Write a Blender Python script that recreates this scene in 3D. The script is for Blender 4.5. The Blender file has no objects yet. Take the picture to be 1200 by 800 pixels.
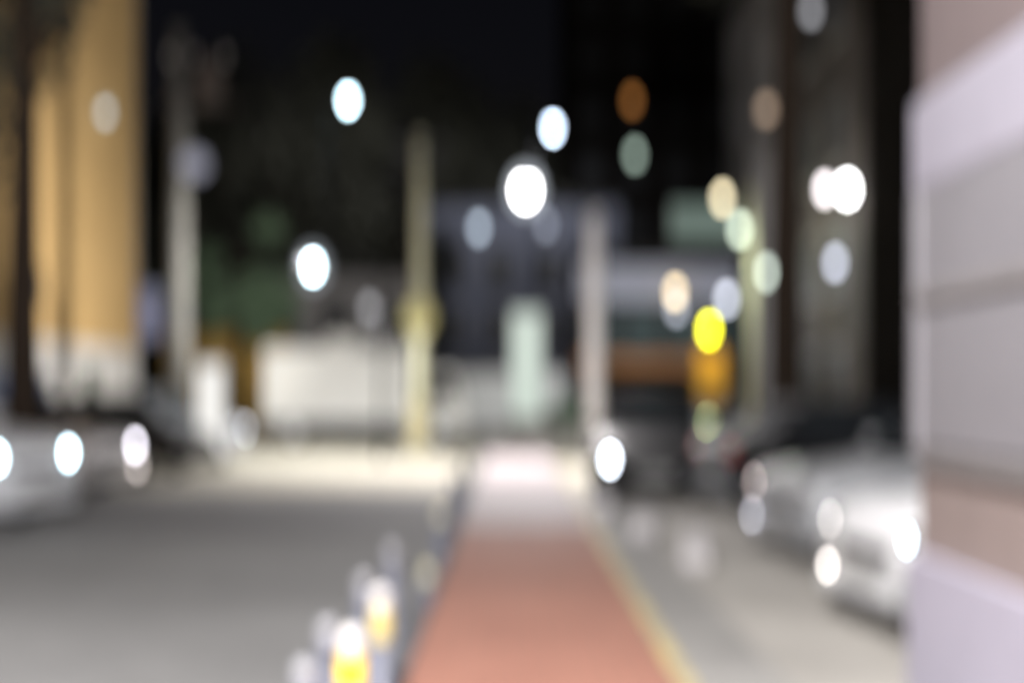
import bpy, bmesh, math, random
from mathutils import Vector, Matrix
random.seed(7)
S = bpy.context.scene
COL = S.collection
PI = math.pi
R = math.radians

# ------------------------------------------------------------------ materials
def mat(name, c, rough=.6, metal=0, amt=.18, scale=6, bump=0, c2=None, spec=.4, coat=0):
    m = bpy.data.materials.new(name); m.use_nodes = True
    nt = m.node_tree; b = nt.nodes['Principled BSDF']
    b.inputs['Roughness'].default_value = rough
    b.inputs['Metallic'].default_value = metal
    b.inputs['Specular IOR Level'].default_value = spec
    b.inputs['Coat Weight'].default_value = coat
    tc = nt.nodes.new('ShaderNodeTexCoord')
    n = nt.nodes.new('ShaderNodeTexNoise'); n.inputs['Scale'].default_value = scale
    n.inputs['Detail'].default_value = 6; n.inputs['Roughness'].default_value = .65
    nt.links.new(tc.outputs['Object'], n.inputs['Vector'])
    r = nt.nodes.new('ShaderNodeValToRGB')
    c2 = c2 or c
    r.color_ramp.elements[0].position = .3; r.color_ramp.elements[1].position = .7
    r.color_ramp.elements[0].color = tuple(max(0, v*(1-amt)) for v in c) + (1,)
    r.color_ramp.elements[1].color = tuple(min(1, v*(1+amt)) for v in c2) + (1,)
    nt.links.new(n.outputs['Fac'], r.inputs['Fac'])
    nt.links.new(r.outputs['Color'], b.inputs['Base Color'])
    if bump:
        bp = nt.nodes.new('ShaderNodeBump'); bp.inputs['Strength'].default_value = bump
        n2 = nt.nodes.new('ShaderNodeTexNoise'); n2.inputs['Scale'].default_value = scale*12
        nt.links.new(tc.outputs['Object'], n2.inputs['Vector'])
        nt.links.new(n2.outputs['Fac'], bp.inputs['Height'])
        nt.links.new(bp.outputs['Normal'], b.inputs['Normal'])
    return m

def brick_mat(name, c1, c2, mortar, scale, w=.5, h=.25, ms=.015, rough=.8):
    m = bpy.data.materials.new(name); m.use_nodes = True
    nt = m.node_tree; b = nt.nodes['Principled BSDF']; b.inputs['Roughness'].default_value = rough
    b.inputs['Specular IOR Level'].default_value = .25
    tc = nt.nodes.new('ShaderNodeTexCoord')
    t = nt.nodes.new('ShaderNodeTexBrick'); t.inputs['Scale'].default_value = scale
    t.inputs['Color1'].default_value = c1+(1,); t.inputs['Color2'].default_value = c2+(1,)
    t.inputs['Mortar'].default_value = mortar+(1,); t.inputs['Mortar Size'].default_value = ms
    t.inputs['Brick Width'].default_value = w; t.inputs['Row Height'].default_value = h
    nt.links.new(tc.outputs['Object'], t.inputs['Vector'])
    n = nt.nodes.new('ShaderNodeTexNoise'); n.inputs['Scale'].default_value = .55; n.inputs['Detail'].default_value = 8
    nt.links.new(tc.outputs['Object'], n.inputs['Vector'])
    mx = nt.nodes.new('ShaderNodeMix'); mx.data_type = 'RGBA'; mx.blend_type = 'MULTIPLY'
    mx.inputs['Factor'].default_value = .45
    nt.links.new(t.outputs['Color'], mx.inputs['A']); nt.links.new(n.outputs['Fac'], mx.inputs['B'])
    nt.links.new(mx.outputs['Result'], b.inputs['Base Color'])
    bp = nt.nodes.new('ShaderNodeBump'); bp.inputs['Strength'].default_value = .25; bp.invert = True
    nt.links.new(t.outputs['Fac'], bp.inputs['Height']); nt.links.new(bp.outputs['Normal'], b.inputs['Normal'])
    return m

def glow_mat(name, c, strength):
    m = bpy.data.materials.new(name); m.use_nodes = True
    nt = m.node_tree; nt.nodes.clear()
    e = nt.nodes.new('ShaderNodeEmission'); o = nt.nodes.new('ShaderNodeOutputMaterial')
    e.inputs['Color'].default_value = tuple(c)+(1,); e.inputs['Strength'].default_value = strength
    nt.links.new(e.outputs[0], o.inputs[0])
    return m

M = {}
M['asphalt'] = mat('asphalt', (.124,.123,.121), .85, amt=.26, scale=.45, bump=.3, spec=.3)
M['asphalt_dim'] = mat('dimmed_asphalt', (.082,.081,.082), .88, amt=.2, scale=.5, bump=.3, spec=.25)  # darker asphalt copy, weaker lamplight put into its colour
M['gutter'] = mat('gutter_concrete', (.165,.16,.152), .85, amt=.3, scale=.8, bump=.2)
M['parking'] = mat('parking_surface', (.245,.232,.212), .85, amt=.26, scale=.5, bump=.25, spec=.3)
M['concrete_road'] = mat('concrete_road', (.285,.27,.225), .85, amt=.1, scale=1.5, bump=.15, spec=.3)
M['brick'] = brick_mat('red_brick_paving', (.295,.136,.098), (.255,.114,.083), (.19,.11,.082), 1, .2, .1, .008)
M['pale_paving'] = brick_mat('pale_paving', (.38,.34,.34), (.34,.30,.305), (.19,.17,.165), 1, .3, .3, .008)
M['kerb'] = mat('kerb_stone', (.065,.065,.07), .8, amt=.2, scale=4)
M['yellow_kerb'] = mat('yellow_painted_kerb', (.17,.165,.15), .7, amt=.2, scale=1.6, c2=(.36,.28,.095))
M['dirt'] = mat('earth', (.03,.03,.026), .95, amt=.3, scale=.6)
M['ochre'] = mat('ochre_render', (.51,.335,.145), .85, amt=.1, scale=.8, bump=.1)
M['base_white'] = mat('white_render', (.56,.54,.53), .85, amt=.1, scale=1.2, bump=.1)
M['shop_white'] = mat('white_shop_paint', (.27,.258,.312), .6, amt=.06, scale=2)
M['shop_band'] = mat('grey_white_sign_paint', (.205,.196,.23), .6, amt=.06, scale=2)
M['shop_brown_dim'] = mat('dimmed_shop_brown', (.092,.072,.072), .8, amt=.1, scale=2)  # darker copy of the shop brown, weaker light up high put in colour
M['shop_brown'] = mat('brown_tile', (.163,.131,.123), .6, amt=.1, scale=3)
M['shop_trim'] = mat('grey_trim', (.13,.122,.122), .6, amt=.1, scale=3)
M['shutter'] = mat('grey_shutter', (.135,.131,.142), .5, amt=.05, scale=3)
M['grey_conc'] = mat('grey_concrete', (.30,.285,.28), .85, amt=.15, scale=1)
M['blue_conc'] = mat('blue_grey_render', (.085,.09,.115), .85, amt=.2, scale=.5)
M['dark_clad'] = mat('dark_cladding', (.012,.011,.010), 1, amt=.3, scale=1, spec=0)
M['brown_wall'] = mat('brown_wall', (.05,.039,.034), .8, amt=.6, scale=.5)
M['olive_wall'] = mat('ochre_board', (.40,.25,.06), .8, amt=.2, scale=1)
M['dark_glass'] = mat('dark_glass', (.012,.014,.016), .2, amt=.1, spec=.3)
M['teal_glass'] = mat('teal_glass', (.03,.045,.045), .6, amt=.2, spec=.1)
M['house_glass'] = mat('house_glass', (.015,.017,.02), .45, amt=.1, spec=.2)
M['frame'] = mat('window_frame', (.18,.17,.16), .5, amt=.1)
M['dark_frame'] = mat('dark_window_frame', (.02,.019,.018), .9, amt=.1, spec=.05)
M['pole_conc'] = mat('pole_concrete', (.085,.083,.077), .8, amt=.12, scale=2)
M['pole_yel'] = mat('pole_greenish', (.54,.53,.38), .7, amt=.12, scale=2)
M['pole_white'] = mat('pole_white_paint', (.78,.755,.76), .55, amt=.08, scale=2)
M['dark_metal'] = mat('dark_metal', (.025,.025,.028), .5, metal=.3, amt=.2)
M['grey_metal'] = mat('galvanised_metal', (.30,.31,.33), .45, metal=.4, amt=.12)
M['rubber'] = mat('black_rubber', (.015,.015,.016), .85, amt=.2)
M['alloy'] = mat('wheel_alloy', (.45,.46,.48), .35, metal=.7, amt=.1)
M['chrome'] = mat('reflector_chrome', (.55,.57,.6), .22, metal=.9, amt=.05)
M['red_lens'] = mat('red_lens', (.35,.02,.015), .2, amt=.1, spec=.6)
M['plate'] = mat('number_plate_white', (.24,.24,.235), .5, amt=.04)
M['bark'] = mat('bark', (.02,.014,.01), .95, amt=.35, scale=9, bump=.5, spec=.1)
M['leaf'] = mat('leaves', (.045,.06,.022), .7, amt=.45, scale=2, c2=(.07,.085,.035))
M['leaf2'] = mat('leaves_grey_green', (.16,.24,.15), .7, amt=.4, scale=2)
M['leafdark'] = mat('leaves_dark', (.04,.04,.028), .75, amt=.4, scale=1.5)
M['yel_band'] = mat('yellow_reflective_band', (.80,.50,.02), .4, amt=.06)
M['yel_worn'] = mat('worn_yellow_band', (.42,.33,.10), .6, amt=.3, scale=20)
M['white_cap'] = mat('white_reflective_cap', (.46,.445,.435), .35, amt=.04)
M['bollard_dark'] = mat('bollard_slate', (.085,.09,.115), .5, amt=.12)
M['bollard_grey'] = mat('bollard_grey_cap', (.20,.20,.215), .45, amt=.08)
M['bollard_olive'] = mat('bollard_olive_cap', (.40,.38,.26), .45, amt=.08)
M['truck_white'] = mat('truck_white', (.58,.58,.56), .45, amt=.05, scale=1, coat=.3)
M['wall_white'] = mat('garden_wall', (.70,.72,.70), .85, amt=.12, scale=1)
M['sign_blue'] = mat('sign_lavender', (.075,.08,.125), .5, amt=.06)
M['sign_yellow'] = mat('sign_yellow', (.62,.33,.02), .5, amt=.06)
M['sign_cream'] = mat('sign_pale_yellow', (.36,.32,.12), .5, amt=.06)
M['awning'] = mat('orange_brown_awning', (.66,.34,.15), .75, amt=.12)
M['blue_machine'] = mat('blue_enamel', (.10,.17,.34), .4, amt=.06)
M['dark_green'] = mat('dark_green_paint', (.015,.03,.012), .6, amt=.15)
M['stop_conc'] = mat('wheel_stop_concrete', (.34,.325,.33), .8, amt=.12)
M['hill'] = mat('hill_cover', (.02,.022,.014), .95, amt=.4, scale=.2)
M['sign_panel'] = mat('shop_sign_lavender', (.20,.208,.25), .5, amt=.08)
M['cream_block'] = mat('cream_guard', (.36,.32,.20), .7, amt=.1)

# ------------------------------------------------------------------ mesh helpers
def new_bm(): return bmesh.new()
def bx(bm, x0, x1, y0, y1, z0, z1, bev=0):
    vs = [bm.verts.new((x, y, z)) for z in (z0, z1) for (x, y) in ((x0,y0),(x1,y0),(x1,y1),(x0,y1))]
    fs = [bm.faces.new([vs[i] for i in f]) for f in ((3,2,1,0),(4,5,6,7),(0,1,5,4),(1,2,6,5),(2,3,7,6),(3,0,4,7))]
    if bev:
        es = set(e for f in fs for e in f.edges)
        bmesh.ops.bevel(bm, geom=list(es), offset=bev, segments=2, affect='EDGES', profile=.6)
def tube(bm, pts, radii, n=12):
    rings = []
    P = [Vector(p) for p in pts]
    for i, p in enumerate(P):
        d = (P[min(i+1, len(P)-1)] - P[max(i-1, 0)]).normalized()
        a = d.orthogonal().normalized() if abs(d.z) < .99 else Vector((1,0,0))
        b = d.cross(a).normalized(); a = b.cross(d)
        r = radii[i] if hasattr(radii, '__len__') else radii
        rings.append([bm.verts.new(p + a*(r*math.cos(2*PI*k/n)) + b*(r*math.sin(2*PI*k/n))) for k in range(n)])
    for q, w in zip(rings, rings[1:]):
        for k in range(n): bm.faces.new((q[k], q[(k+1)%n], w[(k+1)%n], w[k]))
    bm.faces.new(rings[0][::-1]); bm.faces.new(rings[-1])
def lathe(bm, prof, n=24, mtx=None):
    """prof: (r, z) pairs, revolved about z."""
    rings = []
    for r, z in prof:
        rings.append([bm.verts.new((r*math.cos(2*PI*k/n), r*math.sin(2*PI*k/n), z)) for k in range(n)])
    for q, w in zip(rings, rings[1:]):
        for k in range(n): bm.faces.new((q[k], q[(k+1)%n], w[(k+1)%n], w[k]))
    bm.faces.new(rings[0][::-1]); bm.faces.new(rings[-1])
    if mtx is not None:
        vs = [v for r in rings for v in r]
        bmesh.ops.transform(bm, matrix=mtx, verts=vs)
def ell(bm, c, r, seg=14, rings=8):
    g = bmesh.ops.create_uvsphere(bm, u_segments=seg, v_segments=rings, radius=1)
    r = r if hasattr(r, '__len__') else (r, r, r)
    for v in g['verts']: v.co = Vector((v.co.x*r[0]+c[0], v.co.y*r[1]+c[1], v.co.z*r[2]+c[2]))
def obj(name, bm, m, parent=None, smooth=False):
    bmesh.ops.recalc_face_normals(bm, faces=bm.faces)
    me = bpy.data.meshes.new(name); bm.to_mesh(me); bm.free()
    me.materials.append(M[m] if isinstance(m, str) else m)
    if smooth:
        for p in me.polygons: p.use_smooth = True
    o = bpy.data.objects.new(name, me); COL.objects.link(o)
    if parent: o.parent = parent
    return o
def box_obj(name, d, m, parent=None, bev=0):
    b = new_bm(); bx(b, *d, bev=bev); return obj(name, b, m, parent)
def tag(o, label, cat, group=None, kind=None):
    o['label'] = label; o['category'] = cat
    if group: o['group'] = group
    if kind: o['kind'] = kind
    return o
def thing(name, label, cat, loc=(0,0,0), rz=0, group=None):
    o = bpy.data.objects.new(name, None); COL.objects.link(o)
    o.location = loc; o.rotation_euler = (0,0,rz); o.empty_display_size = .3
    return tag(o, label, cat, group)
def struct(name, bm, m):
    o = obj(name, bm, m); o['kind'] = 'structure'; return o
def copy_tree(o, parent=None):
    c = o.copy(); COL.objects.link(c)
    if parent: c.parent = parent
    for ch in list(o.children): copy_tree(ch, c)
    return c

# lens: picture disc of a defocused point is 38 x 58 px on a 1200 px wide frame
def level(r, d, v):            # radiance of a round lamp of radius r metres, d metres away, for a disc of value v
    a = PI*(r*1500/d)**2
    return v*1731/a
def halo_mat(v):  # see-through glowing shell, stands in for bloom round a lamp
    m = bpy.data.materials.new('lamp_halo'); m.use_nodes = True
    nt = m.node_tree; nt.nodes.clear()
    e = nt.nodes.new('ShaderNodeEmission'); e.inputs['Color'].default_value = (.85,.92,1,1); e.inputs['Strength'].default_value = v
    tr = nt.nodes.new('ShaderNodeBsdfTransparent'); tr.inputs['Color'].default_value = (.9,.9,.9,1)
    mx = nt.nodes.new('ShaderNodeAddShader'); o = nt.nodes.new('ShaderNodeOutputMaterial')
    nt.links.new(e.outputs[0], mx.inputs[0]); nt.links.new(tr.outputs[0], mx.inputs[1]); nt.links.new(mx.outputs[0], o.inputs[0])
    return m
WHITE = (.64,.88,1.0); COOL = (.66,.80,1.0); PURE = (1,.99,.98); PINK = (1,.93,.95)
def bulb(name, parent, loc, r, d, v, c=WHITE, squash=None):
    b = new_bm(); ell(b, loc, squash or r)
    return obj(name, b, glow_mat(name+'_glow', c, level(r, d, v)), parent, True)
def lamp(name, loc, power, c=(1,.97,.92), size=.15, parent=None, spot=None, aim=None):
    l = bpy.data.lights.new(name, 'SPOT' if spot else 'POINT'); l.energy = power; l.color = c
    l.shadow_soft_size = size
    if spot: l.spot_size = R(spot); l.spot_blend = .6
    o = bpy.data.objects.new(name, l); COL.objects.link(o); o.location = loc
    if aim is not None:
        o.rotation_euler = (Vector(aim)-Vector(loc)).to_track_quat('-Z','Y').to_euler()
    if parent is not None:
        o.parent = parent; o.matrix_parent_inverse = parent.matrix_world.inverted()
    return o

# ------------------------------------------------------------------ setting
b = new_bm(); bx(b, -400, 400, -60, 700, -.6, -.02); struct('ground', b, 'dirt')
b = new_bm(); bx(b, -30, -.68, -12, 19.2, -.3, 0); struct('road', b, 'asphalt')
b = new_bm(); bx(b, -10.99, -.68, 19.2, 20.6, -.3, -.003); struct('road_junction', b, 'asphalt')
b = new_bm(); bx(b, -60, 60, 20.6, 43, -.3, -.001); struct('cross_street', b, 'concrete_road')
b = new_bm(); bx(b, .92, 9, -12, 20.6, -.3, -.002); struct('parking_strip', b, 'parking')
b = new_bm(); bx(b, -.54, .82, -12, 13.9, -.2, .12); struct('sidewalk', b, 'brick')
b = new_bm(); bx(b, -.54, .82, 13.9, 32, -.2, .12); struct('sidewalk_bright_end', b, 'pale_paving')  # paler paving puts part of the lamp's bright pool into colour
b = new_bm()
for i in range(44): bx(b, -.68, -.543, -12+i, -12+i+.99, -.2, .135, .015)
struct('kerb', b, 'kerb')
b = new_bm()
for i in range(36): bx(b, .823, .92, -12+i, -12+i+.99, -.2, .135, .015)
struct('painted_kerb', b, 'yellow_kerb')
b = new_bm(); bx(b, -60, 60, 43, 45.5, -.2, .14); struct('far_pavement', b, 'pale_paving')
# wooded hill far behind
b = new_bm()
nx, ny = 60, 12
grid = [[b.verts.new((-260+i*520/nx, 95+j*16, -.05 + (1-((j-6)/6)**2)*(13+6*math.sin(i*.35)+4*math.sin(i*.9+1)) )) for j in range(ny+1)] for i in range(nx+1)]
for i in range(nx):
    for j in range(ny): b.faces.new((grid[i][j], grid[i+1][j], grid[i+1][j+1], grid[i][j+1]))
o = struct('hill', b, 'hill')
b = new_bm(); bx(b, -7.2, -.72, 14.0, 18.9, -.2, .004); struct('road_dim_patch', b, 'asphalt_dim')  # dim stretch of road, painted darker than the rest
b = new_bm(); bx(b, .925, 1.5, -12, 20.5, -.2, .003); struct('gutter', b, 'gutter')

# ------------------------------------------------------------------ buildings (local +x along the front, -y towards the viewer)
def window(parent, x, z, w, h, y0, fm='frame', gm='house_glass', name='window'):
    b = new_bm(); t = .07
    bx(b, x-w/2-t, x-w/2, y0-.08, y0-.002, z, z+h); bx(b, x+w/2, x+w/2+t, y0-.08, y0-.002, z, z+h)
    bx(b, x-w/2-t, x+w/2+t, y0-.08, y0-.002, z+h, z+h+t); bx(b, x-w/2-t-.03, x+w/2+t+.03, y0-.14, y0-.002, z-t, z)
    f = obj(name, b, fm, parent)
    b = new_bm(); bx(b, x-w/2, x-.025, y0-.03, y0-.003, z, z+h); bx(b, x+.025, x+w/2, y0-.03, y0-.003, z, z+h)
    obj('pane', b, gm, f)
    b = new_bm(); bx(b, x-.025, x+.025, y0-.05, y0-.003, z, z+h); obj('mullion', b, fm, f)
    return f
def building(name, label, loc, rz, w, d, h, m, base=None, bh=0, group=None):
    t = thing(name, label, 'building', loc, rz, group)
    box_obj('wall', (0, w, 0, d, bh, h), m, t)
    if base: box_obj('wall_base', (-.03, w+.03, -.03, d+.03, 0, bh), base, t)
    box_obj('roof', (-.15, w+.15, -.15, d+.15, h, h+.25), 'dark_frame', t)
    return t

# near shop on the right
t = thing('corner_shop', 'near white and brown shop front with closed grey shutter beside the parked cars', 'building', (1.9, 5.95, 0), R(-90))
box_obj('wall', (0, 14, 0, 5, .84, 2.7), 'shop_brown', t)
box_obj('upper_wall', (0, 14, 0, 5, 2.701, 7), 'shop_brown_dim', t)
box_obj('plinth', (-.05, 14, -.05, 5, 0, .84), 'shop_white', t)
box_obj('sign_band', (-.03, 14, -.04, 4.9, 2.50, 2.92), 'shop_band', t, .02)
b = new_bm()
for i in range(70):
    x0 = .12+i*.16; bx(b, x0, x0+.156, -.036, -.002, 1.34, 2.50)
bx(b, .02, 11.5, -.03, -.001, 1.33, 2.499)
obj('shutter', b, 'shutter', t)
box_obj('shutter_sill', (.0, 12, -.03, -.003, 1.24, 1.32), 'shop_trim', t, .01)
box_obj('shutter_rail', (.0, 12, -.055, -.003, 1.98, 2.05), 'shop_trim', t, .01)
for x in (0.0, 3.0, 6.0): box_obj('shutter_post', (x, x+.1, -.05, -.004, 1.32, 2.498), 'shutter', t)

# ochre block on the left
t = building('ochre_building', 'tall ochre building with white ground floor behind the left parked cars', (-11, 20, 0), R(90), 17.55, 9, 19, 'ochre', 'base_white', 2.75)
for z in (4.2, 7.4, 10.6, 13.8):
    for x in (1.5, 5.0):
        window(t, x, z, 1.3, 1.3, 0)
f = window(t, 13.2, 1.35, .8, .8, -.03, 'dark_green', 'dark_green', 'vent')
b = new_bm(); bx(b, 8.3, 9.1, -.36, -.002, 3.55, 4.3, .03); a = obj('air_conditioner', b, 'dark_metal', t)
b = new_bm(); lathe(b, [(.26,0),(.28,.02),(.05,.04)], 20, Matrix.Translation((8.7,-.365,3.92)) @ Matrix.Rotation(R(90),4,'X')); obj('fan_grille', b, 'rubber', a)
b = new_bm(); tube(b, [(17.3,-.08,2.8),(17.3,-.08,19)], .05); obj('drainpipe', b, 'frame', t)
wl = thing('wall_lamp', 'small pale wall lamp on the ochre building', 'lamp', (-10.99, 33.9, 8.9))
b = new_bm(); bx(b, 0, .22, -.06, .06, .05, .12); bx(b, 0, .03, -.1, .1, -.05, .2); obj('bracket', b, 'dark_metal', wl)
bulb('lamp_globe', wl, (.22,0,.0), .13, 35.6, .13, (.82,.95,1))

# blue vending machine against it
v = thing('vending_machine', 'blue vending machine against the white ground floor wall', 'vending machine', (-10.15, 26.4, 0), R(40))
box_obj('cabinet', (-.5, .5, -.4, .4, .06, 1.88), 'blue_machine', v, .03)
box_obj('display_window', (-.42, .25, -.43, -.402, .95, 1.72), 'dark_glass', v)
box_obj('coin_panel', (.29, .44, -.43, -.402, .9, 1.4), 'grey_metal', v)
box_obj('delivery_flap', (-.38, .3, -.43, -.402, .3, .55), 'rubber', v)

# right-hand row facing the street
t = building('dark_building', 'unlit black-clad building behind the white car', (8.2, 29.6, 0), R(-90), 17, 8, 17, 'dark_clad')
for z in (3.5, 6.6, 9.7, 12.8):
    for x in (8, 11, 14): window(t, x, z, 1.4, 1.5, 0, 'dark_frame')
t = building('brown_building', 'brown-grey building with bracket lamps behind the dark tree trunk', (8.2, 39.8, 0), R(-90), 10, 8, 15, 'brown_wall')
for z in (1.0, 4.0, 7.2, 10.4):
    for x in (2, 4.8, 7.6): window(t, x, z, 1.4, 1.6, 0)
t = building('grey_building', 'narrow tall grey concrete building beyond the cross street on the right', (8.8, 52.5, 0), R(-90), 7, 5, 16.5, 'grey_conc')
for z in (3.0, 6.2, 9.4, 12.6):
    for x in (1.6, 4.6): window(t, x, z, 1.3, 1.4, 0)

# shop across the junction
t = thing('far_shop', 'low shop with pale sign band and orange-brown awning across the junction', 'building', (2.3, 46, 0))
box_obj('wall', (0, 6.1, 0, 6, 0, 6.3), 'dark_frame', t)
box_obj('sign_band', (-.02, 5.75, -.25, -.002, 4.7, 6.05), 'sign_panel', t, .03)
box_obj('roof', (-.15, 6.25, -.3, 6.1, 6.3, 6.45), 'dark_frame', t)
for x in (.35, 1.75, 3.15, 4.55): 
    f = box_obj('shop_window', (x, x+1.3, -.06, -.003, 2.55, 4.6), 'dark_frame', t)
    box_obj('pane', (x+.06, x+1.24, -.075, -.0605, 2.62, 4.54), 'teal_glass', f)
b = new_bm()
vs = [b.verts.new(p) for p in ((.0,-.02,2.8),(4.4,-.02,2.8),(4.4,-.8,2.3),(.0,-.8,2.3),(.0,-.8,1.7),(4.4,-.8,1.7))]
b.faces.new(vs[:4]); b.faces.new((vs[3],vs[2],vs[5],vs[4]))
bmesh.ops.solidify(b, geom=b.faces[:], thickness=.03); obj('awning', b, 'awning', t)
box_obj('door', (2.4, 3.4, -.05, -.002, 0, 1.5), 'teal_glass', t)
# pale green rooftop sign
g = thing('rooftop_sign', 'pale green lit rooftop sign above the low shop', 'sign', (7.2, 47, 6.8))
box_obj('sign_panel', (-1.35, 1.05, -.1, .1, .3, 1.5), glow_mat('roof_sign_glow', (.70,.92,.80), .22), g, .03)
for x in (-1, .8): box_obj('support', (x-.04, x+.04, -.04, .04, 0, .3), 'dark_metal', g)
box_obj('back_plate', (-1.4, 1.1, .1, .16, .25, 1.55), 'frame', g)

# centre background
t = building('apartment_block', 'blue-grey apartment block behind the pylon sign', (-4.2, 62, 0), 0, 9.5, 8, 10.5, 'blue_conc')
for z in (1.2, 4.0, 6.8):
    for x in (1.3, 3.6, 5.9, 8.2): window(t, x, z, 1.2, 1.3, 0)
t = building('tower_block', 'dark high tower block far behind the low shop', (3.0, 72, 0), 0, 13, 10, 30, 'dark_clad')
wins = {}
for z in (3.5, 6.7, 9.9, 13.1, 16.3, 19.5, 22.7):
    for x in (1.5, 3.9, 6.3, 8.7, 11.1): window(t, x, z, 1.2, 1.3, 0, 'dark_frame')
w1 = thing('window_light', 'small orange light high on the dark tower block', 'lamp', (6.75, 71.9, 17.75)); box_obj('lamp_box', (-.2,.2,0,.09,-.3,.3), 'frame', w1); bulb('lamp_globe', w1, (0,-.02,0), .3, 72, .085, (1,.40,.10), (.3,.06,.3))
w2 = thing('window_light', 'small grey-green light on the dark tower block below the orange one', 'lamp', (6.9, 71.9, 14.7)); box_obj('lamp_box', (-.2,.2,0,.09,-.3,.3), 'frame', w2); bulb('lamp_globe', w2, (0,-.02,0), .3, 72, .17, (.70,.90,.76), (.3,.06,.3))
t = building('grey_house', 'grey house behind the white box truck', (-11, 53, 0), 0, 7.5, 7, 6.2, 'grey_conc')
for z in (1.0, 3.8):
    for x in (1.2, 3.7, 6.2): window(t, x, z, 1.2, 1.3, 0)
w3 = thing('window_light', 'faint grey light on the grey house behind the truck', 'lamp', (-5.9, 52.9, 4.9)); box_obj('lamp_box', (-.15,.15,0,.09,-.2,.2), 'frame', w3); bulb('lamp_globe', w3, (0,-.02,0), .24, 53, .10, (.9,.9,.95), (.24,.06,.24))
w4 = thing('window_light', 'dim blue-grey light on the apartment block', 'lamp', (-1.6, 61.9, 9.35)); box_obj('lamp_box', (-.2,.2,0,.09,-.3,.3), 'frame', w4); bulb('lamp_globe', w4, (0,-.02,0), .26, 62, .24, (.72,.85,1), (.26,.06,.26))
w5 = thing('window_light', 'very dim lavender light on the apartment block behind the brightest street lamp', 'lamp', (1.65, 61.9, 9.5)); box_obj('lamp_box', (-.2,.2,0,.09,-.3,.3), 'frame', w5); bulb('lamp_globe', w5, (0,-.02,0), .26, 62, .10, (.75,.82,1), (.26,.06,.26))
# walls at the far pavement
t = thing('garden_wall', 'pale low wall across the junction between truck and pylon sign', 'wall', (-2.3, 46, .1))
box_obj('wall_panel', (0, 4.2, 0, .2, 0, 2.0), 'wall_white', t); box_obj('coping', (-.05, 4.25, -.05, .25, 2.0, 2.1), 'grey_conc', t)
t = thing('hoarding', 'ochre board fence across the junction left of the truck', 'fence', (-12.6, 46.5, 0))
b = new_bm()
for i in range(16): bx(b, i*.28, i*.28+.27, 0, .04, .1, 3.6)
obj('board_panel', b, 'olive_wall', t)
for i in range(5): box_obj('post', (i*1.1, i*1.1+.09, .045, .13, 0, 3.7), 'dark_metal', t)

# ------------------------------------------------------------------ poles, lamps, signs
def street_lamp(label, base, h, arm, pr, pm, head_r, v, c, d, power=0, pc=(1,.97,.93), name='street_lamp', spot=None, lsize=.08, halo=None):
    """pole with one arm; arm = (dx, dy) reach to the luminaire."""
    t = thing(name, label, 'street lamp', base)
    b = new_bm(); tube(b, [(0,0,0),(0,0,h*.5),(0,0,h)], [pr, pr*.9, pr*.8], 16); obj('pole', b, pm, t, True)
    b = new_bm(); lathe(b, [(pr*1.8,0),(pr*1.8,.05),(pr*1.1,.25),(pr*1.02,.26)], 16); obj('pole_base', b, 'dark_metal', t)
    ax, ay = arm
    if ax or ay:
        b = new_bm(); tube(b, [(0,0,h-.15),(ax*.3,ay*.3,h+.12),(ax*.75,ay*.75,h+.2),(ax,ay,h+.17)], .035, 8); obj('arm', b, 'dark_metal', t, True)
        hd = (ax, ay, h)
    else: hd = (0, 0, h+.05)
    b = new_bm(); lathe(b, [(.04,.24),(.10,.22),(.24,.10),(.26,.07),(.25,.07),(.1,.17)], 20, Matrix.Translation(hd)); hh = obj('lamp_head', b, 'grey_metal', t, True)
    bulb('lamp_globe', hh, hd, head_r, d, v, c)
    drop = head_r+.08
    if halo:
        gr, gv = halo; drop = gr+.06
        b = new_bm(); ell(b, hd, (gr, gr, gr*1.1), 24, 16); obj('halo_shell', b, halo_mat(gv), hh, True)  # added halo shell, not a glass part of the fixture
    if power:
        lamp('lamp_light', (base[0]+hd[0], base[1]+hd[1], base[2]+hd[2]-drop), power, pc, lsize, None, spot[0] if spot else None, spot[1] if spot else None)
    return t
LAMPS = 'street lamps around the junction'
street_lamp('white-painted street lamp at the end of the red brick sidewalk, its lamp the brightest', (1.82, 28.4, 0), 5.5, (-1.55, -3.2), .22, 'pole_white', .18, 8, (1,.99,1), 25.2, 5600, (1,.95,.95), spot=(118, (.2,23.3,0)), halo=(.36,.38))
street_lamp('slim dark street lamp in front of the white box truck, lamp head low', (-2.93, 28.5, 0), 4.3, (-1.5, 0), .05, 'dark_metal', .11, 2.6, WHITE, 28.5, 2600, (1,.985,.955), spot=(157, (-4.43,29.6,0)), halo=(.36,.18))
street_lamp('tall thin street lamp rising far behind the truck, white lamp highest of all', (-8.07, 56, 0), 14.2, (.9, 0), .08, 'dark_metal', .20, 1.75, WHITE, 56, 1500, (.95,.95,1), spot=(120, (-9,68,6)))
street_lamp('tall thin street lamp behind the apartment block corner, bluish lamp', (1.0, 58, 0), 13.4, (.85, 0), .08, 'dark_metal', .2, 1.35, COOL, 58, 1500, (.92,.93,1), spot=(130, (1.8,68,4)))
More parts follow.
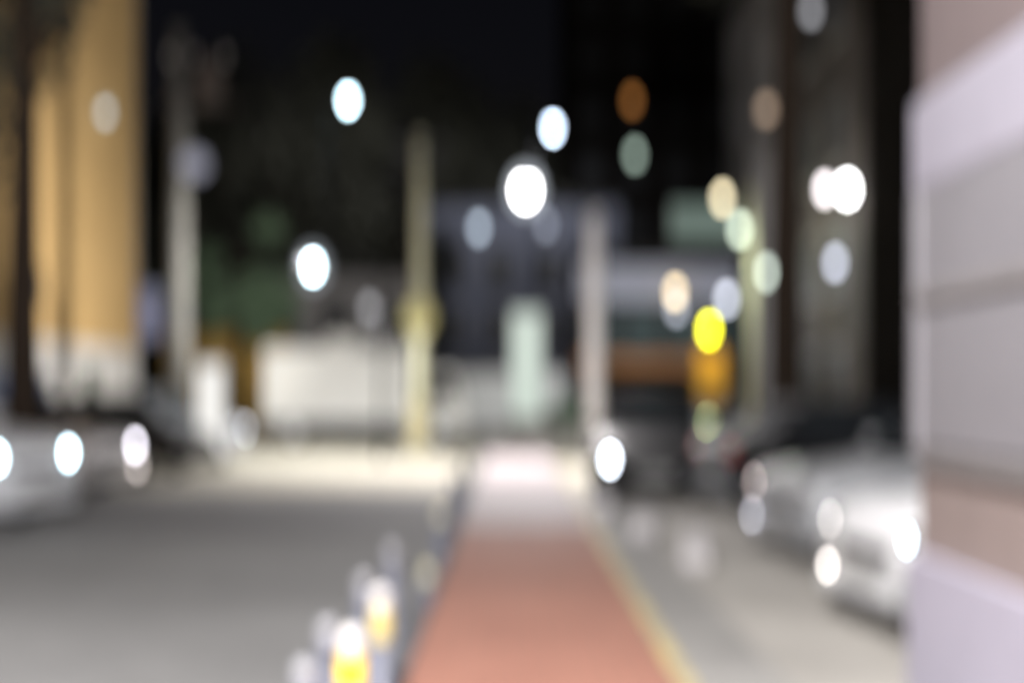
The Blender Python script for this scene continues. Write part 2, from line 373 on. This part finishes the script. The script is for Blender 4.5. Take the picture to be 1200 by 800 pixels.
# greenish utility pole with round plate
t = thing('utility_pole', 'greenish concrete utility pole with round yellow plate and cream base guard', 'utility pole', (-2.35, 32.6, 0))
b = new_bm(); tube(b, [(0,0,0),(0,0,4),(0,0,8.0)], [.19,.17,.15], 18); obj('pole', b, 'pole_yel', t, True)
b = new_bm(); lathe(b, [(.42,-.02),(.42,.02)], 28, Matrix.Translation((0,-.28,3.4)) @ Matrix.Rotation(R(90),4,'X')); obj('round_plate', b, 'sign_cream', t)
b = new_bm(); lathe(b, [(.32,0),(.32,1.15),(.29,1.2)], 20); obj('base_guard', b, 'cream_block', t)
for z in (7.2, 7.7): box_obj('crossarm', (-.7,.7,-.3,-.22,z,z+.08), 'dark_metal', t)
for z in (4.4, 5.1, 5.8): box_obj('step_bolt', (-.4,.4,-.012,.012,z,z+.024), 'dark_metal', t)
# left utility pole
t = thing('utility_pole', 'concrete utility pole by the ochre building, with transformer, lavender sign and lamp', 'utility pole', (-7.8, 30, 0))
b = new_bm(); tube(b, [(0,0,0),(0,0,5),(0,0,10)], [.26,.23,.18], 18); obj('pole', b, 'pole_conc', t, True)
b = new_bm(); lathe(b, [(.05,0),(.3,.02),(.3,.85),(.26,.9),(.05,.95)], 18, Matrix.Translation((.75,-.1,8.3))); tr = obj('transformer', b, 'brown_wall', t)
box_obj('crossarm', (-.3, 1.4, -.14, -.06, 8.2, 8.3), 'brown_wall', t); 
for x in (-.2, .4, 1.1): 
    b = new_bm(); lathe(b, [(.05,0),(.06,.05),(.03,.1),(.06,.14),(.02,.2)], 10, Matrix.Translation((x,-.1,9.25))); obj('insulator', b, 'white_cap', tr)
box_obj('sign_board', (-.98,-.3,-.1,-.05,2.75,3.95), 'sign_blue', t)
b = new_bm(); tube(b, [(0,0,6.3),(.3,-.8,6.75),(.98,-2.5,6.72)], .04, 8); obj('lamp_arm', b, 'dark_metal', t)
b = new_bm(); lathe(b, [(.05,.22),(.3,.05),(.28,.05)], 18, Matrix.Translation((.98,-2.5,6.45))); hh = obj('lamp_head', b, 'grey_metal', t, True)
bulb('lamp_globe', hh, (.98,-2.5,6.41), .34, 27.5, .24, (.82,.82,1), (.34,.34,.24))
lamp('facade_fill_light', (-4.43, 28.5, 4.3), 5100, (1,.965,.90), .3, None, 104, (-11, 34, 5.6))  # added spot at the slim lamp's head, brightens the ochre front
# pylon sign, standing light box
t = thing('pylon_sign', 'tall pale lit pylon sign standing across the junction', 'sign', (.47, 42, 0))
box_obj('cabinet', (-.56,.56,-.12,.12,.62,4.15), 'grey_metal', t, .03)
box_obj('light_panel', (-.5,.5,-.155,-.122,.68,4.08), glow_mat('pylon_glow', (.82,.93,.83), .80), t, .01)
box_obj('plinth', (-.62,.62,-.2,.2,0,.62), 'grey_conc', t)
t = thing('standing_sign', 'narrow white lit standing sign beside the black parked car', 'sign', (-6.28, 26.7, 0))
box_obj('cabinet', (-.3,.3,-.1,.1,.2,2.15), 'grey_metal', t, .02)
box_obj('light_panel', (-.26,.26,-.125,-.102,.25,2.1), glow_mat('stand_glow', (.9,.88,.84), 1.1), t)
box_obj('foot', (-.32,.32,-.25,.25,0,.2), 'dark_metal', t)
# amber beacon
t = thing('warning_beacon', 'amber warning beacon glowing above a yellow board on a post', 'traffic light', (5.4, 35.2, 0))
b = new_bm(); tube(b, [(0,0,0),(0,0,3.0)], .05, 12); obj('post', b, 'dark_metal', t, True)
box_obj('board', (-.36,.48,-.1,-.055,1.35,2.62), 'sign_yellow', t, .01)
box_obj('beacon_housing', (-.2,.2,-.12,.12,2.95,3.5), 'dark_metal', t, .03)
bulb('beacon_lens', t, (0,-.14,3.2), .15, 35, 1.5, (.98,.95,.012), (.15,.05,.15))
lamp('beacon_light', (5.4,34.6,2.95), 30, (1,.75,.1), .1, None, 110, (5.4,35.1,1.9))
# multi head lamp post, greenish
t = thing('lamp_post', 'pale green lamp post with three round heads beside the low shop', 'street lamp', (6.75, 36, 0))
b = new_bm(); tube(b, [(0,0,0),(0,0,3.5),(0,0,7.2)], [.16,.13,.10], 14); obj('pole', b, 'pole_yel', t, True)
for (x, z, v, c) in ((-.85, 6.93, .56, (1,.86,.56)), (-.36, 6.05, .48, (.86,1,.80)), (.42, 4.85, .46, (.86,1,.88))):
    b = new_bm(); tube(b, [(0,0,z-.3),(x*.6,-.05,z-.35),(x,-.1,z-.15)], .03, 8); a = obj('arm', b, 'dark_metal', t, True)
    bulb('lamp_globe', a, (x,-.1,z), .15, 36, v, c)
lamp('post_light', (6.1,34.3,5.4), 300, (.92,1,.80), .3)
# bracket lamps on the brown building
BR = 'bracket lamps on the brown building'
def bracket(label, loc, r, v, c):
    d = math.hypot(loc[0], loc[1])
    t = thing('bracket_lamp', label, 'lamp', loc)
    b = new_bm(); bx(b, .1, .34, -.03, .03, .08, .13); bx(b, .3, .345, -.1, .1, -.08, .25); obj('bracket', b, 'dark_metal', t)
    bulb('lamp_globe', t, (0,0,0), r, d, v, c)
bracket('pinkish white bracket lamp left of the brightest one on the brown building', (7.85, 32.1, 6.59), .13, .72, PINK)
bracket('brightest white bracket lamp on the brown building', (7.85, 29.95, 6.25), .15, 3.2, (1,1,1))
bracket('dim lavender bracket lamp below the brightest one', (7.85, 31.1, 4.65), .13, .36, (.78,.82,1))
bracket('faint grey bracket lamp high up on the brown building', (7.85, 33.6, 11.5), .16, .13, (.92,.93,1))
bracket('faint brown bracket lamp on the brown building beside the tree trunk', (7.85, 39.5, 10.2), .2, .12, (1,.72,.52))
lamp('bracket_light', (7.0, 32.0, 5.8), 35, (1,.93,.9), .2)
# shop sign lamps
for (x, z, v, c, lb) in ((5.78, 5.0, .52, (1,.78,.45), 'peach sign lamp on the low shop'), (5.82, 4.42, .2, (.82,.86,1), 'dim lavender sign lamp just under the peach one'), (7.6, 4.75, .44, (.84,.88,1), 'lavender sign lamp at the right end of the low shop')):
    t = thing('sign_lamp', lb, 'lamp', (x, 45.3, z))
    b = new_bm(); tube(b, [(0,.44 if x < 7 else .69,.02),(0,.1,.05)], .025, 8); obj('bracket', b, 'dark_metal', t)
    bulb('lamp_globe', t, (0,0,0), .18, 45.3, v, c)
lamp('sign_light', (4.2, 41.2, 3.8), 760, (.95,.95,1), .3)
# street lamp behind the viewer lights the foreground
street_lamp('street lamp over the sidewalk beside the viewer', (1.2, -1.2, 0), 7.1, (-2.4, .2), .07, 'dark_metal', .12, 3, PURE, 6, 20000, (1,.968,.96), lsize=.3)

# ------------------------------------------------------------------ bollards
def bollard(label, x, y, h, kind, grp):
    t = thing('bollard', label, 'bollard', (x, y, .135 if x > -.68 else 0), 0, grp)
    z = h - t.location.z
    b = new_bm(); lathe(b, [(.08,0),(.08,.02),(.05,.04),(.047,z-.22)], 18); obj('post', b, 'bollard_dark', t, True)
    band, cap = {'y': ('yel_band','white_cap'), 'w': ('yel_worn','white_cap'), 'g': ('bollard_dark','bollard_grey'), 'o': ('bollard_dark','bollard_olive')}[kind]
    b = new_bm(); lathe(b, [(.05,z-.219),(.052,z-.21),(.052,z-.10),(.05,z-.091)], 18); obj('band', b, band, t, True)
    b = new_bm(); lathe(b, [(.049,z-.09),(.049,z-.03),(.04,z-.008),(.018,z)], 18); obj('cap', b, cap, t, True)
Y1 = 'yellow banded bollards along the kerb'; G1 = 'grey capped bollards along the kerb'
bollard('nearest yellow banded bollard with white cap beside the sidewalk', -.61, 4.85, .68, 'y', Y1)
bollard('second bollard with white cap and worn dull yellow band, just behind the nearest', -.61, 5.95, .66, 'w', Y1)
bollard('yellow banded bollard low at the bottom edge of the photo', -.60, 4.25, .42, 'y', Y1)
bollard('grey capped bollard at the bottom edge left of the yellow ones', -.77, 4.75, .58, 'g', G1)
bollard('grey capped bollard left of the nearest white cap', -.77, 5.35, .62, 'g', G1)
bollard('grey capped bollard left of the second white cap', -.77, 6.65, .62, 'g', G1)
bollard('grey capped bollard just beyond the yellow banded ones', -.76, 8.1, .60, 'g', G1)
bollard('olive capped bollard in the middle of the row', -.60, 10.7, .60, 'o', None)
bollard('olive capped bollard standing low before the middle one', -.59, 8.9, .36, 'o', None)
for i, y in enumerate((13.6, 16.6)):
    bollard(('dark bollard beyond the olive capped ones', 'farthest dark bollard, by the pale end of the sidewalk')[i], -.61, y, .7, 'g', G1)

# wheel stops
for i, (x, y, lb) in enumerate(((1.2, 16.6, 'concrete wheel stop farthest along, before the black car facing the camera'), (1.5, 14.4, 'middle concrete wheel stop on the parking strip'), (1.75, 12.2, 'nearest concrete wheel stop, left of the silver car'))):
    b = new_bm(); bx(b, -.14, .14, -.75, .75, 0, .16, .04)
    o = obj('wheel_stop', b, 'stop_conc'); o.location = (x, y, 0); o.rotation_euler.z = R(-8)
    tag(o, lb, 'wheel stop', 'wheel stops on the parking strip')

# ------------------------------------------------------------------ cars
def interp(tab, x):
    for (a, za), (c, zc) in zip(tab, tab[1:]):
        if x <= c: return za + (zc-za)*(x-a)/(c-a)
    return tab[-1][1]
STY = {
 'sedan': ([(-2.2,.62),(-2.12,.90),(-1.6,.97),(-1.0,.95),(.9,.93),(1.5,.86),(2.0,.75),(2.15,.66),(2.2,.52)], (-1.72,1.08,-1.05,.22,1.43)),
 'hatch': ([(-2.1,.66),(-2.04,.95),(-1.5,.98),(-1.0,.96),(.9,.95),(1.4,.89),(1.95,.84),(2.12,.76),(2.18,.60)], (-1.98,1.15,-1.72,.30,1.50)),
 'suv':   ([(-2.2,.80),(-2.14,1.10),(-1.5,1.14),(-1.0,1.13),(.9,1.13),(1.5,1.08),(2.0,.99),(2.15,.90),(2.2,.74)], (-2.05,1.15,-1.80,.40,1.72)),
}
def car(label, paint, loc, yaw, style='sedan', lights={}, tail=None, group='parked cars', rear=None):
    prof, (xb0, xb1, xt0, xt1, zr) = STY[style]
    t = thing('parked_car', label, 'car', (loc[0], loc[1], 0), R(yaw), group)
    L0, L1 = prof[0][0], prof[-1][0]
    AX = (-1.32, 1.34); RW = .33
    n = 64; rings = []; b = new_bm()
    for i in range(n+1):
        x = L0 + (L1-L0)*i/n
        w = .875*(1-.10*abs(x/2.2)**5)
        zt = interp(prof, x); zl = .2 + .10*max(0, (abs(x)-1.9)/.3)
        for a in AX:
            q = (RW+.05)**2-(x-a)**2
            if q > 0: zl = max(zl, RW-.02+math.sqrt(q))
        zl = min(zl, zt-.12)
        h = zt-zl
        half = [(0,zl),(w*.8,zl),(w*.97,zl+.02),(w,zl+.35*h),(w*.99,zl+.65*h),(w*.96,zl+.9*h),(w*.90,zt),(w*.5,zt+.025),(0,zt+.035)]
        ring = half + [(-y, z) for y, z in half[-2:0:-1]]
        rings.append([b.verts.new((x, y, z)) for y, z in ring])
    for q, r_ in zip(rings, rings[1:]):
        for k in range(len(q)): b.faces.new((q[k], q[(k+1)%len(q)], r_[(k+1)%len(q)], r_[k]))
    b.faces.new(rings[0]); b.faces.new(rings[-1][::-1])
    obj('body', b, paint, t, True)
    # cabin
    zb = interp(prof, .5)-.03
    zb0 = interp(prof, xb0)-.03 if xb0 > L0+.1 else zb
    wb, wt = .80, .60
    c8 = [Vector(p) for p in ((xb0,-wb,zb),(xb1,-wb,zb),(xb1,wb,zb),(xb0,wb,zb),(xt0,-wt,zr),(xt1,-wt,zr),(xt1,wt,zr),(xt0,wt,zr))]
    b = new_bm(); vs = [b.verts.new(p) for p in c8]
    for f in ((3,2,1,0),(4,5,6,7),(0,1,5,4),(1,2,6,5),(2,3,7,6),(3,0,4,7)): b.faces.new([vs[i] for i in f])
    bmesh.ops.bevel(b, geom=b.edges[:], offset=.05, segments=2, affect='EDGES')
    cab = obj('roof', b, paint, t)
    def pane(nm, ids, u0, u1, v0, v1):
        A, B, C, D = [c8[i] for i in ids]      # bottom a->b, top d->c
        def pt(u, v): return (A*(1-u)+B*u)*(1-v)+(D*(1-u)+C*u)*v
        nrm = (B-A).cross(D-A).normalized()
        ctr = Vector((0,0,1.2))
        if nrm.dot(pt(.5,.5)-ctr) < 0: nrm = -nrm
        b = new_bm(); q = [pt(u0,v0), pt(u1,v0), pt(u1,v1), pt(u0,v1)]
        lo = [b.verts.new(p-nrm*.01) for p in q]; hi = [b.verts.new(p+nrm*.008) for p in q]
        b.faces.new(lo[::-1]); b.faces.new(hi)
        for k in range(4): b.faces.new((lo[k], lo[(k+1)%4], hi[(k+1)%4], hi[k]))
        return obj(nm, b, 'dark_glass', t)
    pane('windscreen', (1,2,6,5), .07,.93,.08,.90)
    pane('rear_window', (3,0,4,7), .08,.92,.12,.88)
    for ids in ((0,1,5,4), (3,2,6,7)):
        pane('side_window', ids, .08,.48,.12,.88); pane('side_window', ids, .52,.93,.12,.88)
    # wheels
    for ax in AX:
        for s in (-1, 1):
            mt = Matrix.Translation((ax, s*.79, RW)) @ Matrix.Rotation(R(-90*s),4,'X')
            b = new_bm(); lathe(b, [(.2,-.1),(.3,-.1),(RW,-.07),(RW,.07),(.31,.095),(.215,.095),(.21,.06)], 28, mt)
            wh = obj('wheel', b, 'rubber', t, True)
            b = new_bm(); lathe(b, [(.212,.055),(.212,.085),(.19,.088),(.17,.07),(.06,.085),(.03,.09)], 20, mt); obj('rim', b, 'alloy', wh, True)
    zf = interp(prof, L1)
    hz = zf+.09
    for s, nm in ((1,'L'), (-1,'R')):
        b = new_bm(); ell(b, (L1-.13, s*.60, hz), (.13,.17,.075)); hl = obj('headlight', b, 'chrome', t, True)
        b = new_bm(); ell(b, (L0+.09, s*.62, zf+.26), (.08,.17,.085)); tl = obj('tail_light', b, 'red_lens', t, True)
        if nm in lights:
            r, v, c = lights[nm]
            bulb('bulb', hl, (L1-.03, s*.60, hz), r, math.hypot(loc[0],loc[1]), v, c)
        b = new_bm(); ell(b, (L1-.05, s*.62, .37), (.05,.07,.05)); fg = obj('fog_lamp', b, 'chrome', t, True)
        if nm+'f' in lights:
            r, v, c = lights[nm+'f']
            bulb('bulb', fg, (L1-.01, s*.62, .37), r, math.hypot(loc[0],loc[1]), v, c)
        b = new_bm(); ell(b, (.78, s*.96, zb+.16), (.07,.11,.075)); obj('wing_mirror', b, paint, t, True)
        for x in (-.75, .25): 
            b = new_bm(); bx(b, x-.09, x+.09, s*.865-.02, s*.865+.02, zb-.15, zb-.12, .008); obj('door_handle', b, 'chrome', t)
    if tail:
        s, r, v, c = tail
        bulb('bulb', tl, (L0+.02, s*.62, zf+.26), r, math.hypot(loc[0],loc[1]), v, c)
    box_obj('grille', (L1-.06, L1+.012, -.36, .36, zf-.10, zf+.0), 'rubber', t, .01)
    box_obj('bumper', (L1-.14, L1+.035, -.74, .74, .24, .34), paint, t, .03)
    box_obj('rear_bumper', (L0-.035, L0+.14, -.74, .74, .26, .46), rear or paint, t, .03)
    box_obj('number_plate', (L1+.012, L1+.04, -.26, .26, .345, .455), 'plate', t, .004)
    box_obj('number_plate', (L0-.04, L0-.005, -.26, .26, .46, .57), 'plate', t, .004)
    return t
def paint(n, c, rough=.32, metal=0, coat=.3, spec=.4): return mat(n, c, rough, metal, amt=.03, scale=1, coat=coat, spec=spec)
P_silver = paint('silver_paint', (.42,.43,.45), .4, .1)
P_white = paint('white_paint', (.46,.46,.47), .5, 0, .1)
P_steel = paint('steel_grey_paint', (.19,.195,.205), .45)
P_pearl = paint('mid_grey_paint', (.22,.21,.21), .4)
P_black = paint('black_paint', (.006,.006,.007), .5, 0, 0, .12)
P_dark = paint('charcoal_paint', (.006,.006,.007), .5, 0, 0, .12)
P_grey = paint('grey_paint', (.20,.21,.23), .35, .2)
P_brown = paint('dark_brown_paint', (.010,.008,.007), .5, 0, 0, .12)
LC = 'cars parked on the left'; RC = 'cars parked on the right'
# left row, noses towards the road
car('silver estate car in the left row nearest the camera, headlights lit', P_silver, (-7.55, 15.4), -19, 'suv', {'L': (.05,1.7,WHITE), 'R': (.05,1.6,WHITE)}, None, LC)
car('mid-grey car in the left row with one lilac headlight lit, second from the camera', P_pearl, (-8.25, 20.5), -18, 'hatch', {'L': (.06,.72,(.94,.90,1)), 'Lf': (.06,.2,(1,.88,.84))}, None, LC)
car('black car in the left row beside the standing white sign', P_brown, (-7.9, 24.2), -16, 'sedan', {}, None, LC)
car('grey car farthest along the left row, beyond the standing white sign', P_grey, (-8.3, 29.0), -14, 'hatch', {'L': (.08,.16,(.9,.93,1))}, None, LC)
# right row
car('white car nearest on the right, headlights lit, half hidden by the shop wall', P_white, (4.45, 8.62), 188, 'hatch', {'L': (.035,1.7,WHITE), 'R': (.035,.5,(1,.95,.9)), 'Rf': (.03,.75,(1,.93,.88)), 'Lf': (.09,.16,(1,.99,.97))}, None, RC)  # left fog bulb added as a glow to brighten the lower bumper
car('silver car on the right just behind the white one', P_steel, (4.6, 12.25), 190, 'hatch', {'R': (.04,.26,(1,.80,.76)), 'Rf': (.04,.26,(.88,.88,1))}, None, RC)
car('black car on the right parked tail towards the sidewalk', P_black, (4.75, 17.4), 12, 'sedan', {}, None, RC, 'grey_metal')  # paler rear bumper carries the light on the lower tail
car('black car on the right facing the camera with one bright headlight', P_dark, (2.15, 19.9), 265, 'sedan', {'R': (.055,1.15,(.80,.88,1)), 'L': (.055,.16,(.95,.95,1))}, None, RC)
car('dark grey car beyond the junction under the yellow board, pale glints glowing at its headlights', P_grey, (6.6, 40.2), 235, 'sedan', {'L': (.1,.55,(.86,.98,.45)), 'R': (.1,.2,(.95,.90,1))}, None, RC)  # bulbs glow in place of glints off beacon and sign

# ------------------------------------------------------------------ box truck
t = thing('box_truck', 'white box truck parked side-on across the junction', 'truck', (-7.2, 37, 0))
cg = box_obj('cargo_box', (0, 4.15, 0, 1.9, .66, 2.75), 'truck_white', t, .03)
box_obj('corner_trim', (.06, 4.09, -.012, .0, .62, .70), 'grey_metal', cg)
box_obj('refrigeration_unit', (1.75, 2.75, .4, 1.5, 2.752, 3.12), 'truck_white', t, .06)
box_obj('chassis', (.1, 5.4, .3, 1.6, .42, .64), 'dark_metal', t)
b = new_bm()
pts = [(4.3,.45),(5.95,.45),(5.95,1.05),(5.62,2.05),(4.3,2.12)]
lo = [b.verts.new((x, .08, z)) for x, z in pts]; hi = [b.verts.new((x, 1.82, z)) for x, z in pts]
b.faces.new(lo); b.faces.new(hi[::-1])
for k in range(5): b.faces.new((lo[k], hi[k], hi[(k+1)%5], lo[(k+1)%5]))
bmesh.ops.bevel(b, geom=b.edges[:], offset=.06, segments=2, affect='EDGES')
cb = obj('cab', b, 'truck_white', t)
b = new_bm(); vs = [b.verts.new(p) for p in ((4.6,.075,1.25),(5.7,.075,1.25),(5.5,.075,1.9),(4.6,.075,1.9))]; b.faces.new(vs)
bmesh.ops.solidify(b, geom=b.faces[:], thickness=.02); obj('side_window', b, 'dark_glass', cb)
b = new_bm(); vs = [b.verts.new(p) for p in ((5.93,.25,1.2),(5.93,1.65,1.2),(5.66,1.65,1.98),(5.66,.25,1.98))]; b.faces.new(vs)
bmesh.ops.solidify(b, geom=b.faces[:], thickness=.03); obj('windscreen', b, 'dark_glass', cb)
for x in (.9, 5.0):
    for y, s in ((.12,-1),(1.78,1)):
        mt = Matrix.Translation((x, y, .36)) @ Matrix.Rotation(R(-90*s),4,'X')
        b = new_bm(); lathe(b, [(.2,-.1),(.33,-.1),(.36,-.07),(.36,.07),(.33,.1),(.2,.1)], 24, mt); wh = obj('wheel', b, 'rubber', t, True)
        b = new_bm(); lathe(b, [(.21,.09),(.21,.108),(.05,.112)], 18, mt); obj('rim', b, 'alloy', wh)
for y in (.3, 1.6): box_obj('headlight', (5.93, 5.99, y-.12, y+.12, .72, .9), 'chrome', t, .01)
box_obj('tail_light', (-.03, .0, .1, .3, .7, .8), 'red_lens', t)

# ------------------------------------------------------------------ trees
def crown(bm, c, r, n, s, seed, gap=.35):
    rnd = random.Random(seed)
    clumps = [(Vector((rnd.gauss(0,.45), rnd.gauss(0,.45), rnd.gauss(0,.42))), rnd.uniform(.25,.5)) for _ in range(16)]
    for _ in range(n):
        cc, cr = rnd.choice(clumps)
        p = cc + Vector((rnd.gauss(0,1), rnd.gauss(0,1), rnd.gauss(0,1))).normalized()*cr*rnd.random()**.4
        p = Vector((p.x*r[0]+c[0], p.y*r[1]+c[1], p.z*r[2]+c[2]))
        a = Vector((rnd.gauss(0,1), rnd.gauss(0,1), rnd.gauss(0,.6))).normalized(); e = a.orthogonal().normalized()
        q = s*rnd.uniform(.6,1.3)
        vs = [bm.verts.new(p+v) for v in (a*q, e*q*.5, -a*q, -e*q*.5)]
        bm.faces.new(vs)
def tree(label, loc, h, tr, cr, n, s, lm, seed, cz=None, group=None, name='tree'):
    rnd = random.Random(seed)
    t = thing(name, label, 'tree', loc, 0, group)
    cz = cz or h*.68
    b = new_bm()
    tube(b, [(0,0,-.1),(rnd.uniform(-.05,.05),0,h*.25),(rnd.uniform(-.1,.1),0,h*.5),(0,0,h*.8)], [tr*1.15,tr,tr*.75,tr*.3], 12)
    for k in range(6):
        a = k*1.05+rnd.random(); z0 = cz-cr[2]*.75+k*cr[2]*.15
        tube(b, [(0,0,z0),(math.cos(a)*cr[0]*.35,math.sin(a)*cr[1]*.35,z0+cr[2]*.3),(math.cos(a)*cr[0]*.7,math.sin(a)*cr[1]*.7,z0+cr[2]*.55)], [tr*.45,tr*.28,tr*.1], 8)
    obj('trunk', b, 'bark', t, True)
    b = new_bm(); crown(b, (0,0,cz), cr, n, s, seed); obj('crown', b, lm, t)
    return t
tree('dark tree in front of the ochre building at the left edge', (-6.95, 18.25, 0), 11, .23, (1.35,1.3,3.1), 2600, .16, 'leafdark', 3, 8.4)
tree('dark tree trunk standing behind the silver and black cars on the right', (4.14, 19.4, 0), 14, .24, (2.2,2.2,2.6), 2600, .2, 'leafdark', 5, 10.6)
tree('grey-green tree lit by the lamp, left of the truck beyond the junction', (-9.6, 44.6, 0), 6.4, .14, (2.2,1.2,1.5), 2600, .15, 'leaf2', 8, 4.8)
spots = [(-22,64,17,'widest dark tree far behind the left utility pole'), (-15.5,66,18,'dark tree far behind the truck, left of the highest lamp'), (-9.5,68,19,'tall dark tree far behind the highest lamp'), (-3.5,70,18.5,'dark tree far behind the greenish utility pole'), (1.2,75,17,'dark tree far behind the apartment block'), (-19,58,11,'low dark tree far behind the grey-green tree'),
  (-3.6,55,8.0,'small dark tree at the left corner of the apartment block')]
proto = None
for i, (x, y, h, lb) in enumerate(spots):
    if proto is None:
        proto = tree(lb, (x,y,0), 17, .35, (4.6,4,6.2), 4200, .42, 'leafdark', 21, 10.5, 'dark trees far behind the junction'); o = proto
    else:
        o = copy_tree(proto); o.location = (x,y,0); o['label'] = lb
    o.rotation_euler.z = i*1.3; k = h/17; o.scale = (k*(.95+.1*(i%3)), k, k)
# shrubs at the far pavement
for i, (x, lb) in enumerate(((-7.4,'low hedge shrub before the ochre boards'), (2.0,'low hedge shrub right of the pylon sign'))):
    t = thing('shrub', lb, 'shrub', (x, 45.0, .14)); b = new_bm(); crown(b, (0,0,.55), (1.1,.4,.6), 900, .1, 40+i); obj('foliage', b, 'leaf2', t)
    b = new_bm(); tube(b, [(0,0,0),(.05,0,.5)], [.05,.02], 8); obj('stem', b, 'bark', t)

# ------------------------------------------------------------------ world, camera, view
w = bpy.data.worlds.new('World'); S.world = w; w.use_nodes = True
nt = w.node_tree; bg = nt.nodes['Background']
sky = nt.nodes.new('ShaderNodeTexSky'); sky.sky_type = 'NISHITA'; sky.sun_disc = False
sky.sun_elevation = R(4); sky.sun_rotation = R(160)
tint = nt.nodes.new('ShaderNodeMix'); tint.data_type = 'RGBA'; tint.blend_type = 'MULTIPLY'; tint.inputs['Factor'].default_value = 1
tint.inputs['B'].default_value = (1,.74,.95,1)
nt.links.new(sky.outputs[0], tint.inputs['A']); nt.links.new(tint.outputs['Result'], bg.inputs['Color']); bg.inputs['Strength'].default_value = .0022

cd = bpy.data.cameras.new('camera'); cam = bpy.data.objects.new('camera', cd); COL.objects.link(cam)
cam.location = (0, 0, 1.6); cam.rotation_euler = (R(90), 0, 0)
cd.sensor_width = 36; cd.lens = 45; cd.shift_y = 55/1200; cd.clip_end = 2000; cd.clip_start = .05
cd.dof.use_dof = True; cd.dof.focus_distance = .6
# disc height 55 px on a 1200 px wide frame
A = 1.66*(600-45)/45
cd.dof.aperture_fstop = 45/A
cd.dof.aperture_ratio = 58/38
cd.dof.aperture_blades = 0
S.camera = cam
S.view_settings.view_transform = 'Standard'; S.view_settings.look = 'None'
S.view_settings.exposure = 0; S.view_settings.gamma = 1
try: S.view_settings.use_curve_mapping = False
except Exception: pass
S.render.engine = 'CYCLES'
S.cycles.use_denoising = True
S.cycles.sample_clamp_indirect = 4
S.cycles.sample_clamp_direct = 0
S.cycles.max_bounces = 5
S.cycles.caustics_reflective = False; S.cycles.caustics_refractive = False
